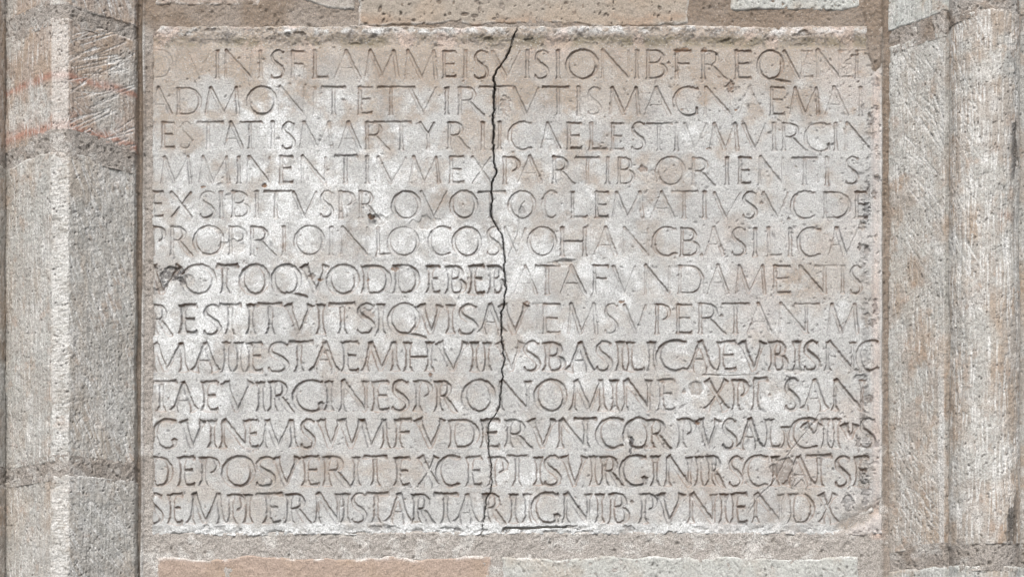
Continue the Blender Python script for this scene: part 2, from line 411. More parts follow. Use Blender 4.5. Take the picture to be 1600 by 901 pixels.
        if C in 'OQ':
            curve(arc(cx, cy, rx, ry, 0, 360, 34), wf(0, 360))
            if C == 'Q': line((cx - 1, yb_ - 1), (x1 + 14, yb_ + 6), TN * 1.3, TN * .9, TN * .8)
        else:
            rx2 = W * (.56 if C == 'C' else .56); cx2 = x0 + rx2
            curve(arc(cx2, cy, rx2, ry, 62, 300, 26, 2.1), wf(62, 300))
            top = arc(cx2, cy, rx2, ry, 62, 62, 1, 2.1)[0]
            line(top, (x1, yt_ + 2), TN * .9, TN * .8, TN * 1.1)
            line((x1 - .3, yt_ + .5), (x1 - .5, yt_ + tk + 2), 3, 3.5 if heavy else 2.6, 2)
            bot = arc(cx2, cy, rx2, ry, 300, 300, 1, 2.1)[0]
            if C == 'C': line(bot, (x1, yb_ - 3.5), TN * .9, TN * .8, TN * .7)
            else:
                line(bot, (x1 - 1, yb_ - 4), TN * .9, TN * .8, TN); line((x1 - 2, yb_ - H * .3), (x1 - 2.5, yb_ - 2.5), TN * 1.2, FL * .8 if heavy else 5, TN)
    elif C == 'S':
        P = [(.93, .10), (.70, .015), (.38, .02), (.10, .15), (.12, .33), (.42, .47), (.80, .62), (.95, .78), (.78, .94), (.42, .995), (.12, .96), (.02, .88)]
        P = catmull([(x0 + u * W, yt_ + v * H) for u, v in P], 4)
        curve(P, lambda t: TN * .75 + (TK * 1.1 - TN * .75) * math.exp(-((t - .5) / .2) ** 2))
        line((x1 - .5, yt_ + 1.5), (x1 - 1, yt_ + tk + 3), 3, 4.5 if heavy else 2.8, 2); line((x0 + .5, yb_ - 1.5), (x0 + .5, yb_ - tk - 3), 3, 5 if heavy else 2.8, 2)
    elif C in 'DPRB':
        stemat(x0)
        def bowl(ya, yb2, xr, closed=True, open_=0):
            rx, ry = (xr - x0), (yb2 - ya) / 2; cy = (ya + yb2) / 2
            st_ = x0 + rx * .42
            pts = [(x0, ya)] + [(st_ + (p[0] - st_), p[1]) for p in arc(st_, cy, xr - st_, ry, 90, -90 + open_, 16)] + ([(x0 + (2 if closed else 6), yb2)] if closed else [])
            n = len(pts)
            curve(pts, lambda t: TN * .75 + (TK * 1.05 - TN * .75) * math.exp(-((t - .5) / .24) ** 2))
        if C == 'D': bowl(yt_ + 1, yb_ - 1.3, x1)
        elif C == 'P': bowl(yt_ + 1, yt_ + H * .53, x1, closed=False, open_=14)
        elif C == 'R':
            xr = x0 + W * .62; bowl(yt_ + 1, yt_ + H * .5, xr, closed=True)
            Q = catmull([(x0 + W * .34, yt_ + H * .5), (x0 + W * .6, yt_ + H * .72), (x0 + W * .84, yt_ + H * .93), (x1 + 1, yb_ + .3)], 4)
            curve(Q, lambda t: TN + (TK * 1.1 - TN) * math.sin(3.14 * min(1, t * 1.05)) ** .7)
        else:
            bowl(yt_ + 1, yt_ + H * .46, x0 + W * .8); bowl(yt_ + H * .46, yb_ - 1.3, x1)
    if C == '.':
        cy = xs[1]
        e = np.clip(4.2 - np.abs(sub.X - x0) * .9 - np.abs(sub.Y - cy) - (sub.Y - cy) * .35, 0, 2.6); out = np.maximum(out, e)
    if out.max() <= 0: return
    # long edge wear, cuts partly filled
    fill = fbm(sub.X, sub.Y, 26, 3, 40)
    out *= (.36 if not heavy else .55) + (1.15 if not heavy else .8) * fill
    g = G[win]; m = out > g
    cov = out > .05
    np.maximum(g, out, out=g); G[win] = g
    lb = SL.label[win]; bs = SL.best[win]
    # grown by one ring so the arris belongs to the letter
    c2 = cov.copy(); c2[1:] |= cov[:-1]; c2[:-1] |= cov[1:]; c2[:, 1:] |= c2[:, :-1].copy(); c2[:, :-1] |= c2[:, 1:].copy()
    take = c2 & ((lb < 0) | (out > bs + .3)); lb[take] = idx; bs[take] = out[take]
    SL.label[win] = lb; SL.best[win] = bs
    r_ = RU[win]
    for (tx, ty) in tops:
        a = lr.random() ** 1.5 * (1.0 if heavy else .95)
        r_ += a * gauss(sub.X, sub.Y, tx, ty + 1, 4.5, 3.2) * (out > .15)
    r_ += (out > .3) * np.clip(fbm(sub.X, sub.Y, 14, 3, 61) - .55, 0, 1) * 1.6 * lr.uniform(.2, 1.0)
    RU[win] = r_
class SubField(Field):
    def __init__(s, F, win):
        s.g = F.g; s.X = F.X[win]; s.Y = F.Y[win]; s.ny, s.nx = s.X.shape
        s.x0 = float(s.X[0, 0]); s.y0 = float(s.Y[0, 0])

letter_names = []
for li, (ytl, ybl, ytr, ybr, *crops) in enumerate(TEXT):
    for ci, crop in enumerate(crops):
        for tok in crop.split():
            ch = tok[0]; body = tok[1:]
            def px(v): return ORG[ci] + float(v) / 4
            if ch in 'Mm': xs = [None if q == '-' else px(q) for q in body.split(',')]
            elif ch == '.':
                a, b = body.split('@'); xs = [px(a), CROPY[li] + float(b) / 4]
            else:
                m = re.match(r'(-?\d+)(?:-(-?\d+))?(?:@(-?\d+))?$', body)
                a, b, c = m.groups(); b = b or a
                if ch in 'Tt': xs = [px(a), px(b), px(c)]
                elif c or ch in 'AVav': xs = [px(a), px(c) if c else (px(a) + px(b)) / 2, px(b)]
                else: xs = [px(a), px(b)]
            xm = np.mean([q for q in (xs if ch != '.' else xs[:1]) if q is not None])
            f = (xm - 235) / 1130
            yt, yb = ytl + (ytr - ytl) * f, ybl + (ybr - ybl) * f
            heavy = li >= 8 or (li == 6 and xm < 788) or (li == 7 and xm < 825)
            if li == 10 and ch == 'V' and xm > 1250: yb = yt + (27 if xm < 1300 else 32); yt += 8
            if li == 10 and ch == 'I' and xm < 1240 and xm > 1220: yt += 12
            idx = len(letter_names); letter_names.append((ch.upper(), xm))
            if ch == '.':
                SLX = xs[0]
                # middle point
                sub_w = SL.win(SLX - 7, SLX + 7, xs[1] - 7, xs[1] + 7)
                sx, sy = SL.X[sub_w], SL.Y[sub_w]
                e = np.clip(3.6 - np.abs(sx - SLX) * .8 - np.abs(sy - xs[1]) - (sy - xs[1]) * .3, 0, 2.4)
                G[sub_w] = np.maximum(G[sub_w], e)
                lb = SL.label[sub_w]; lb[(e > 0) & (lb < 0)] = idx; SL.label[sub_w] = lb
                RU[sub_w] += (e > .2) * .5
                continue
            cut_letter(ch, xs, yt, yb, heavy, ch.islower(), idx)
# over-line above XPI and the crossbar of the AN ligature
SL.stroke([(1097, 585.5), (1140, 587), (1180, 585.5), (1186, 583)], [5, 2.6, 2.6, 6], G, True, 2, 1.1, .8)
SL.stroke([(1296, 556), (1318, 558)], [2.6, 2.4], G, True, 2, 1.0, .8)
SL.stroke([(1176, 555), (1150, 557)], [2.6, 2.4], G, True, 2, .3, .8)

# ---- cracks
CR = np.array([(809,30),(808,44),(802,58),(800,70),(796,79),(790,92),(784,100),(775,111),(772,120),(772.5,136),(771.5,152),(772,168),(770,190),(771,200),(770.5,222),(771,242),(773,255),(775,267),(774,275),(769,285),(767.5,295),(769,310),(767,325),(767.5,340),(777,355),(784,367),(786,379),(787,390),(789,409),(787,417),(789,433),(790.5,450),(789,463),(787,477),(782.5,490),(782.5,500),(784,517),(783,525),(785.5,540),(789,562),(784.5,577),(785.5,590),(782.5,610),(781,635),(774,648),(765,660),(762,670),(763,688),(764,705),(767.5,727),(768,755),(766,767),(761,775),(757.5,800),(752.5,829),(751,850)], float)
def crack_x(yv): return np.interp(yv, CR[:, 1], CR[:, 0])
cr_x = crack_x(Y) + (fbm(Y, Y * 0, 6, 4, 71, .65) - .5) * 5.0
lip = ss(.60, .68, fbm(X, Y, 9, 4, 74, .6)) * np.exp(-((X - cr_x) / 5) ** 2)
SL.H -= lip * 1.6; cw = np.interp(Y, [34, 60, 110, 290, 350, 420, 560, 650, 760, 840], [1.0, 2.2, 3.4, 2.3, 1.5, 2.1, 1.5, 1.0, .9, .5]) * (0.25 + 1.5 * fbm(Y, Y * 0 + 9, 9, 4, 72, .65))
dcr = np.abs(X - cr_x)
crack = np.clip((cw * .36 + .4 - dcr) / .75, 0, 1)
for pl, wd in (([(1281,647),(1262,672),(1245,692),(1231,711),(1222,730),(1207,755),(1190,770),(1178,788),(1170,800)], 1.7),
               ([(819,315),(812,327),(811,342),(810,362),(804,377),(795,400)], 1.5),
               ([(786,829),(789,825),(820,824.5),(855,823),(884,823)], 2.6),
               ([(884,823),(900,826),(915,829)], 1.4)):
    pp = catmull(pl, 5); pp = [(a + lr.uniform(-.6, .6), b + lr.uniform(-.5, .5)) for a, b in pp]
    tmp = np.zeros_like(X); SL.stroke(pp, [wd * lr.uniform(.7, 1.3) + .6 for _ in pp], tmp, False, 9, 1, .8)
    crack = np.maximum(crack, np.clip(tmp * .9, 0, .11 if wd < 2 else .8))

# ---- face relief and weathering of the slab
nb = fbm(X, Y, 180, 4, 1); nm = fbm(X, Y, 40, 4, 2); nf = fbm(X, Y, 9, 3, 3); nff = vnoise(X / 1.9, Y / 1.9, 4)
SL.H += (nb - .5) * 5 + (nm - .5) * 1.8 + (nf - .5) * .9 + (nff - .5) * .22
# spalled patches: flakes off the skin
spall = ss(.60, .64, fbm(X, Y, 34, 5, 14, .6)) * ss(.42, .6, fbm(X, Y, 200, 3, 15))
SL.H -= spall * .5
SL.H -= G
# worn upper margin, crust and hollow
topj = (fbm(X, X * 0, 34, 6, 21, .68) - .5) * 26
crust = np.exp(-((Y - 49 - topj * .5) / 8.5) ** 2) * ss(.33, .5, fbm(X, Y, 24, 5, 28, .65)) * (.4 + fbm(X, Y, 14, 4, 22)) * ss(.30, .55, fbm(X, Y * .4, 60, 3, 29) + .15)
hollow = np.exp(-((Y - 67 - topj * .3) / 8.5) ** 2)
SL.H += crust * 1.5 - hollow * 1.3 * (.5 + fbm(X, Y, 30, 3, 23)) + (fbm(X, Y, 7, 4, 24, .6) - .5) * 4.6 * ss(78, 62, Y + (fbm(X, Y, 25, 3, 27) - .5) * 14)
botr = ss(818, 832, Y + (fbm(X, Y, 20, 3, 25) - .5) * 14)
SL.H += botr * ((fbm(X, Y, 7, 4, 26, .6) - .5) * 7 - 1.0)
# right margin: rounded rebate strip and a ragged fissure
xr0 = 1353 + (fbm(Y, Y * 0, 22, 5, 31, .7) - .5) * 26 + np.interp(Y, [100, 240, 500, 760], [6, 2, 0, 2])
fis = np.exp(-((X - xr0) / 6.5) ** 2) * ss(150, 260, Y) * ss(800, 740, Y) * ss(.42, .6, fbm(X, Y, 13, 5, 32, .7) + .05)
SL.H -= fis * 2.6
strip = ss(1358, 1368, X) * ss(100, 122, Y)
SL.H += strip * (2.2 * np.sin(np.clip((X - 1360) / 20, 0, 1) * 3.14) + .5)
SL.H -= np.exp(-((X - 1362.5) / 1.6) ** 2) * 1.3 * ss(110, 140, Y)
# broken lower right corner
cor = ss(0, 10, (X - 1305) * .52 + (Y - 832) + (fbm(X, Y, 22, 4, 33) - .5) * 22) * (X < 1384)
cedge = np.exp(-(((X - 1305) * .52 + (Y - 832) + (fbm(X, Y, 22, 4, 33) - .5) * 22 + 4) / 13) ** 2) * ss(1295, 1320, X)
SL.H += -cedge * 6 + cor * ss(1310, 1330, X) * 1.5
# chip by PRO (line 5), by VOTO, round flake by XPI, flake over ATA, etc.
def chip(cx, cy, rx, ry, dep, rag=.5, seed=50, dark=0, rust=0, brown=0, white=0, flatb=True):
    sl = SL.win(cx - rx * 2.2, cx + rx * 2.2, cy - ry * 2.2, cy + ry * 2.2)
    x, y = SL.X[sl], SL.Y[sl]
    r = np.hypot((x - cx) / rx, (y - cy) / ry) + (fbm(x, y, max(3, rx * .5), 4, seed) - .5) * rag * 2
    e = ss(1.05, .8 if flatb else .2, r)
    SL.H[sl] -= e * dep * (.8 + .5 * fbm(x, y, 6, 3, seed + 1))
    rough = fbm(x, y, 4, 3, seed + 2)
    for k, v in (('c', dark), ('e', rust), ('a', brown), ('b', white)):
        if v: SL.M[k][sl] = np.maximum(SL.M[k][sl], e * v * ss(.3, .6, rough + .12))
chip(583, 346, 7, 11, 6, .35, 51, dark=.75, flatb=False); chip(580, 337, 5, 4, 3, .5, 52, rust=.9)
chip(592, 343, 16, 10, 1.8, .5, 53, brown=.3)
chip(1087, 607, 12, 12, 1.8, .25, 54, brown=.7, dark=.22)
chip(877, 411, 26, 4, 1.5, .7, 55, brown=.6); chip(884, 407, 12, 2.5, 1.6, .7, 56, dark=.35)
chip(266, 424, 20, 11, 2.8, .9, 57, dark=.85, brown=.5); chip(284, 436, 10, 6, 2.2, .9, 157, dark=.8); chip(252, 446, 10, 7, 2.0, .8, 158, dark=.6); chip(292, 440, 12, 10, 1.2, .7, 58, brown=.35); chip(240, 455, 6, 6, 2, .5, 59, dark=.5)
chip(665, 350, 22, 10, 1.5, .7, 60, brown=.5); chip(1022, 275, 18, 10, 1.2, .8, 61, brown=.55); chip(1004, 264, 8, 4, 1.2, .5, 62, rust=.6)
chip(1141, 135, 6, 10, 3, .6, 63, rust=.55, dark=.2); chip(1225, 735, 20, 24, 2.2, .8, 64, brown=.8, dark=.45)
chip(1250, 760, 14, 10, 2, .8, 65, brown=.6); chip(1352, 765, 6, 28, 2, .7, 66, dark=.55)
chip(413, 290, 4, 4, 1.5, .4, 67, rust=1); chip(672, 585, 4, 3, 1.2, .5, 68, rust=.9); chip(488, 432, 5, 6, 2, .6, 69, rust=.5)
chip(366, 385, 22, 10, 1.6, .8, 70, brown=.55); chip(574, 490, 12, 9, 1.2, .8, 71, brown=.3, rust=.3)
chip(789, 165, 8, 16, 1.4, .7, 72, brown=.6, rust=.3); chip(815, 328, 5, 7, 1.2, .6, 73, dark=.35)
chip(987, 690, 3, 10, 2, .9, 74, dark=1.0); chip(986, 705, 3, 5, 2, .9, 75, dark=1.0)
chip(1325, 785, 8, 12, 2, .9, 76, dark=.55); chip(1370, 280, 8, 5, 2, .8, 77, dark=.6); chip(1354, 330, 6, 18, 2.2, .8, 78, dark=.65)
chip(1330, 100, 10, 14, 1.5, .9, 79, brown=.4); chip(1240, 580, 14, 5, 1.5, .8, 80, brown=.3)
for k_ in range(34):
    chip(lr.uniform(1340, 1374), lr.uniform(110, 800), lr.uniform(2, 6), lr.uniform(3, 12), lr.uniform(.8, 2.2), .8, 220 + k_, dark=lr.uniform(0, .6), brown=lr.uniform(.2, .7))
for k_ in range(46):
    chip(lr.uniform(245, 1350), lr.choice([lr.uniform(44, 76), lr.uniform(822, 834)]), lr.uniform(4, 13), lr.uniform(2, 5), lr.uniform(.8, 2.4), .8, 260 + k_, dark=lr.uniform(0, .45), brown=lr.uniform(.2, .6))
chip(1232, 592, 6, 5, 2, .6, 81, dark=.45); chip(1345, 588, 8, 5, 2, .6, 82, dark=.5)
for k_, (cx_, cy_, r_) in enumerate(((1058,79,6),(1072,78,5),(1100,78,5),(1150,172,2.5),(1065,171,3),(318,292,3),(1107,232,3),(1090,660,4),(1262,657,4),(617,419,6),(575,437,3),(500,436,4),(823,473,4),(972,471,4))):
    chip(cx_, cy_, r_ * 1.3, r_ * .6, .8, .7, 170 + k_, rust=.9)
# little pits, denser to the right and below
SL.pits(6500, .5, 1.9, 1.1, 101, lambda x, y: .25 + .75 * min(1, max(0, (x - 850) / 350)) + (.4 if y < 80 else 0), 'c', .42)
SL.pits(1500, .6, 1.5, 1.2, 102, lambda x, y: .5, 'e', .4)
SL.pits(420, 1.0, 3.0, 1.0, 103, lambda x, y: .12 + .88 * min(1, max(0, (x - 1000) / 250)), 'c', .42, 2.0)
SL.H -= crack * 13
SL.H -= np.exp(-(dcr / 2.2) ** 2) * .5 * ss(.4, .6, fbm(X, Y, 9, 3, 73))

# stains and painted tones
M = SL.M
warm = ss(205, 95, Y + (fbm(X, Y, 120, 4, 81) - .5) * 150)
warm = np.maximum(warm * (.75 + .5 * fbm(X, Y, 30, 4, 82)), 0)
blot = lambda *a: gauss(X, Y, *a)
w2 = .5 * blot(870, 290, 45, 30) + .6 * blot(1230, 440, 55, 35) + .35 * blot(640, 660, 130, 40) + .4 * blot(500, 740, 160, 30) + .35 * blot(1150, 780, 180, 50) + .35 * blot(1330, 650, 40, 60) + .3 * blot(700, 340, 60, 30) + .45 * blot(480, 400, 40, 20) + .5 * blot(360, 390, 22, 12)
gen = ss(.46, .72, fbm(X, Y, 42, 5, 83, .58)) * .55
M['a'] = np.maximum(M['a'], np.clip(warm * .9 + w2 * ss(.3, .6, fbm(X, Y, 20, 4, 84, .6)) + gen * ss(450, 150, Y) * .6 + gen * .8, 0, 1))
wreg = .22 + .36 * blot(380, 350, 190, 170) + .3 * blot(640, 330, 160, 120) + .35 * blot(330, 560, 120, 120) + .3 * blot(860, 420, 160, 130) + .45 * ss(805, 825, Y) * ss(1300, 1200, X) + .3 * blot(820, 780, 80, 70) + .4 * blot(950, 105, 14, 22) + .3 * blot(430, 170, 60, 60) + .2 * blot(1120, 600, 180, 90)
wn = fbm(X, Y, 30, 7, 85, .72)
M['b'] = np.maximum(M['b'], np.clip(ss(.66, .46, wn + .35 - wreg * .5) * (.4 + wreg * .6), 0, 1)) * (1 - .75 * ss(.2, .9, M['a']))
M['b'] = M['b'] * ss(40, 85, Y); M['b'] = np.maximum(M['b'], .75 * crust * ss(58, 50, Y - topj * .5) * ss(.42, .6, fbm(X, Y * 1.5, 16, 5, 87, .6)))
M['b'] = np.maximum(M['b'], botr * .75 * ss(.3, .6, fbm(X, Y, 18, 4, 88)))
M['b'] = np.maximum(M['b'] * (1 - cor), cor * ss(1315, 1335, X) * .4 * fbm(X, Y, 12, 3, 195)); M['f'] = np.maximum(M['f'], cor * ss(1315, 1335, X) * .35)
M['b'] = np.maximum(M['b'], .6 * np.exp(-((X - 1376.5) / 1.6) ** 2) * ss(120, 140, Y))  # highlight painted as a pale line down the edge of the strip
tb = ss(80, 66, Y + (fbm(X, Y, 20, 4, 194) - .5) * 16)
M['a'] = np.maximum(M['a'], tb * .75 * ss(.3, .6, fbm(X, Y, 26, 5, 193, .65))); M['c'] = np.maximum(M['c'], tb * .5 * ss(.58, .68, fbm(X, Y, 7, 4, 192, .65)))
M['d'] = np.exp(-((Y - 66 - topj * .3) / 9) ** 4) * ss(.34, .6, fbm(X, Y * 1.6, 38, 5, 89, .6) + .12 * ss(650, 900, X)) * (.55 + .4 * fbm(X, Y, 9, 3, 99))
grey = ss(.5, .75, fbm(X, Y, 50, 5, 90, .6))
M['c'] = np.maximum(M['c'], fis * .45 * (.4 + .8 * fbm(X, Y, 6, 3, 196)))
M['c'] = np.maximum(M['c'], grey * .16)
M['c'] = np.maximum(M['c'], .38 * ss(248, 236, X) * ss(.4, .6, fbm(X, Y, 12, 4, 91)) * ss(390, 420, Y))
M['c'] = np.maximum(M['c'], crack)
M['a'] = np.maximum(M['a'], np.clip(cedge * .9, 0, 1))
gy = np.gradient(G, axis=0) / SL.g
up = ss(.35, 1.2, gy) * ss(.42, .6, fbm(X, Y, 40, 3, 97) + .12)  # brown tone on the upper walls of the cuts
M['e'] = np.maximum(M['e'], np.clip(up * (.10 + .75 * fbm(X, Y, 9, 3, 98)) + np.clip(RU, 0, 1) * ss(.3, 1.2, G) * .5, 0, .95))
M['f'] = np.maximum(M['f'], strip * (.15 + .6 * fbm(X, Y * .3, 30, 4, 92)) * ss(1384, 1370, X + 4 * nf))
M['f'] = np.maximum(M['f'], .5 * ss(.55, .7, fbm(X, Y, 30, 4, 93)) * ss(110, 60, Y))
M['f'] = np.maximum(M['f'], .15 * ss(.50, .68, fbm(X, Y, 70, 4, 94)) * ss(1000, 1200, X))
# brown stain and a dark tone along the steep walls of the cuts
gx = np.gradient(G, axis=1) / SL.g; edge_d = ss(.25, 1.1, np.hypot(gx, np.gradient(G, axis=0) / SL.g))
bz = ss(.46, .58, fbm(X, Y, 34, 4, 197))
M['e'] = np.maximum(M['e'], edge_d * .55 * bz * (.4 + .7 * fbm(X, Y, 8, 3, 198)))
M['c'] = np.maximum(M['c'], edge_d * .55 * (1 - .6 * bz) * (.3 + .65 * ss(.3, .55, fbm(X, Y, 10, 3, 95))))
# outline
jx = (fbm(X, Y, 30, 4, 96) - .5) * 9; 
sdn = np.minimum(np.minimum(X - 236.5 + jx * .7, 1380 - X + jx * .35), np.minimum(Y - (40 + topj * .35) + jx * .5, 836.5 - Y + jx))
sdn = np.minimum(sdn, ((X - 236) + (Y - 40)) * .7 - 10 + jx * .6)
SL.H -= np.where(sdn < 3.5, (3.5 - sdn) ** 2 * .5, 0)
SL.keep = sdn > -4
def frag(fi): pass

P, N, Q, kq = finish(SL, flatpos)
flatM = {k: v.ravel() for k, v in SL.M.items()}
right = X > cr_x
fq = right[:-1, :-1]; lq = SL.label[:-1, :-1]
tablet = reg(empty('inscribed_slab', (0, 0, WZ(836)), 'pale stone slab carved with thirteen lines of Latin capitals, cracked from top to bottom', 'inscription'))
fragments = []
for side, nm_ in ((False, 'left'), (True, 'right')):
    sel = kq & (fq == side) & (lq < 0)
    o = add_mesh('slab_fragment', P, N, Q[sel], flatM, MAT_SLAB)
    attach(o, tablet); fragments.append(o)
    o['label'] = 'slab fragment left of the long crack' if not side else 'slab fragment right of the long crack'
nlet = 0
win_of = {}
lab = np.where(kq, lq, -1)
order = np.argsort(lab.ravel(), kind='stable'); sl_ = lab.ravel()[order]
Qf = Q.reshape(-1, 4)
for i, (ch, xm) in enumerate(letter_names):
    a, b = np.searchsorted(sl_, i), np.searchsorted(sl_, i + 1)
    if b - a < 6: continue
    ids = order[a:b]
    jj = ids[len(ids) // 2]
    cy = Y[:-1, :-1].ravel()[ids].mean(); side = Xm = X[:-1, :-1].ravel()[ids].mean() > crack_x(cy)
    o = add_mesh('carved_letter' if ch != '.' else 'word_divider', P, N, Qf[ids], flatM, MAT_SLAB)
    o.parent = fragments[1 if side else 0]
    if ch != '.': o['label'] = 'carved capital ' + ch
    nlet += 1
print('letters', nlet)

# ---------------------------------------------------------------- masonry wall round the slab
wall = reg(empty('masonry_wall', (0, 0, WZ(960)), 'rubble and lime mortar wall that frames the inscribed slab between the shafts', 'wall'))
F = Field(196, 1412, -60, 960, 1.6)
X, Y = F.X, F.Y
j = (fbm(X, Y, 60, 4, 201) - .5)
F.H = -1.3 + j * 2.6 + (fbm(X, Y, 14, 4, 202) - .5) * 3.6 + (fbm(X, Y, 4, 3, 203) - .5) * 2.4
# left slot beside the shaft with its thin raised lip
xl = 216.5 + (fbm(Y, Y * 0, 90, 3, 204) - .5) * 3 - np.interp(Y, [0, 300, 901], [-1, 0, 2.5])
F.H -= 10 * np.exp(-((X - xl) / 4.2) ** 4)
F.H += 4.2 * np.exp(-((X - xl - 7.5) / 1.9) ** 2)
# right slot
xr_ = 1385 + (fbm(Y, Y * 0, 60, 3, 205) - .5) * 4
F.H -= 5 * np.exp(-((X - xr_ - 1) / 6) ** 2)
F.H -= 5 * ss(238, 243, X) * ss(1377, 1372, X) * ss(44, 54, Y) * ss(833, 826, Y) * ss(1350, 1342, X + 0 * Y * (Y < 118)) 
F.H -= 5 * ss(1342, 1350, X) * ss(1377, 1372, X) * ss(118, 126, Y) * ss(833, 826, Y)
# mortar smeared over the top right corner of the slab
e = np.minimum(X - (1352 + (fbm(Y, X * 0, 14, 3, 206) - .5) * 14 + (Y > 60) * (Y - 60) * .22), 1378 - X + 3 * j)
tongue = ss(-3, 3, e) * ss(118, 104, Y + abs(0) + np.abs(X - 1367) * .9 + 8 * j)
F.H += tongue * 5
F.M['c'] = .75 * np.exp(-((X - xl) / 4.6) ** 4) * 0 
F.M['a'] = np.clip(ss(.4, .65, fbm(X, Y, 60, 4, 207)) * .5 * ss(500, 100, Y) + tongue * .7 + .8 * np.exp(-((X - xr_ - 2) / 7) ** 4) + .75 * np.exp(-((X - xl) / 6) ** 4) + (.65 + .3 * ss(850, 1100, X)) * ss(66, 26, Y) * (.6 + .6 * fbm(X, Y, 40, 3, 213)), 0, 1)
F.M['b'] = np.clip(.5 * ss(.52, .7, fbm(X, Y, 24, 5, 208, .6)) * ss(500, 800, Y) + .9 * np.exp(-((X - xl - 7.5) / 1.7) ** 2) * ss(.4, .6, fbm(Y, Y * 0 + 3, 60, 3, 209)) + .15 * ss(700, 850, Y), 0, 1)
F.M['f'] = .8 * np.exp(-((X - 1372) / 10) ** 2) * ss(820, 832, Y) * ss(845, 838, Y)
F.pits(2600, .7, 2.6, 1.6, 210, None, 'c', .5)
inner = (X > 262) & (X < 1335) & (Y > 70) & (Y < 812)
F.keep = ~inner
P, N, Q, kq = finish(F, flatpos)
o = add_mesh('mortar_bed', P, N, Q[kq], {k: v.ravel() for k, v in F.M.items()}, MAT_MORTAR); attach(o, wall)

def wall_stone(x0, x1, y0, y1, mat, seed, g=1.5, base=0.5, cutx=None, style='plain', lab=None):
    F = Field(x0 - 8, x1 + 8, y0 - 8, y1 + 8, g); X, Y = F.X, F.Y
    jj_ = (fbm(X, Y, 38, 5, seed) - .5) * 15
    sd = np.minimum(np.minimum(X - x0, x1 - X), np.minimum(Y - y0, y1 - Y)) + jj_
    if cutx: sd = np.minimum(sd, cutx(X, Y) + jj_ * .5)
    F.H = base + (fbm(X, Y, 70, 3, seed + 1) - .5) * 3 + (fbm(X, Y, 10, 4, seed + 2) - .5) * 2 + (fbm(X, Y, 3.5, 2, seed + 3) - .5) * 1.1
    F.M['a'] = ss(.45, .75, fbm(X, Y, 50, 4, seed + 4)) * .5
    if style == 'pored':
        F.pits(int((x1 - x0) * (y1 - y0) / 190), .8, 2.4, 2.6, seed + 5, None, 'c', 1.0, 1.6)
        F.M['e'] = np.clip(.55 * ss(14, 34, Y + (fbm(X, Y, 40, 4, seed + 6) - .5) * 30) * ss(.35, .6, fbm(X, Y * 2, 60, 3, seed + 7)), 0, 1)
    elif style == 'tooled':
        r = np.random.default_rng(seed + 8); T = np.zeros_like(X)
        for _ in range(int((x1 - x0) * (y1 - y0) / 260)):
            cx, cy = r.uniform(x0, x1), r.uniform(y0, y1); a = math.radians(r.normal(62, 14)); l = r.uniform(6, 20)
            F.stroke([(cx - l * math.cos(a), cy - l * math.sin(a)), (cx + l * math.cos(a), cy + l * math.sin(a))], [1.5, 2.8], T, False, 1.3, .9, .6)
        F.H -= T; F.M['b'] = np.clip(T * .55, 0, .8)
        F.pits(500, .7, 2, 1.4, seed + 9, None, 'c', .6)
    F.M['b'] = np.maximum(F.M['b'], .8 * ss(7, 0, sd) * ss(.4, .6, fbm(X, Y, 16, 4, seed + 10)))
    F.H -= np.where(sd < 3.5, (3.5 - sd) ** 2 * .3, 0); F.keep = sd > -6
    P, N, Q, kq = finish(F, flatpos)
    o = add_mesh('stone', P, N, Q[kq], {k: v.ravel() for k, v in F.M.items()}, mat); attach(o, wall)
    if lab: o['label'] = lab
wall_stone(240, 405, -58, 10, MAT_WARM, 300, style='tooled', base=-.5)
wall_stone(470, 556, -58, 17, MAT_PALE, 320, cutx=lambda X, Y: (X - 470) * .42 - (Y + 2), lab='small cream stone above the slab')
wall_stone(560, 1078, -58, 40, MAT_TAN, 340, style='pored', lab='tan stone full of black pores above the slab')
wall_stone(1142, 1346, -58, 15, MAT_GREEN, 360, style='tooled')
wall_stone(244, 768, 870, 962, MAT_RED, 380, lab='reddish brown stone under the slab')
wall_stone(784, 1340, 870, 962, MAT_GREEN, 400, style='tooled')

# ---------------------------------------------------------------- shafts built of stone drums
def profile(pts):
    """arc-length parametrised profile of (world x, depth)"""
    p = np.array(pts, float); d = np.hypot(*np.diff(p, axis=0).T); s = np.concatenate([[0], np.cumsum(d)])
    return p, s
def shaft_field(prof, v0, v1, g):
    p, s = prof; F = Field(0, s[-1], v0, v1, g); F.prof = prof; return F
def shaft_pos(F):
    p, s = F.prof
    sx = F.X[0]; px_ = np.interp(sx, s, p[:, 0]); pd = np.interp(sx, s, p[:, 1])
    k = max(1, int(3.0 / F.g)); 
    tx = np.gradient(px_); td = np.gradient(pd)
    ker = np.ones(2 * k + 1) / (2 * k + 1)
    pad = lambda a: np.convolve(np.pad(a, k, mode='edge'), ker, 'valid')
    tx, td = pad(tx), pad(td); px_, pd = (pad(px_) * .6 + px_ * .4), (pad(pd) * .6 + pd * .4)
    n = np.hypot(tx, td) + 1e-9; nx_, nd_ = -td / n, tx / n
    return np.stack([((px_ + nx_ * F.H) - 800) * S, -(pd + nd_ * F.H) * S, ZC + (450.5 - F.Y) * S], -1)

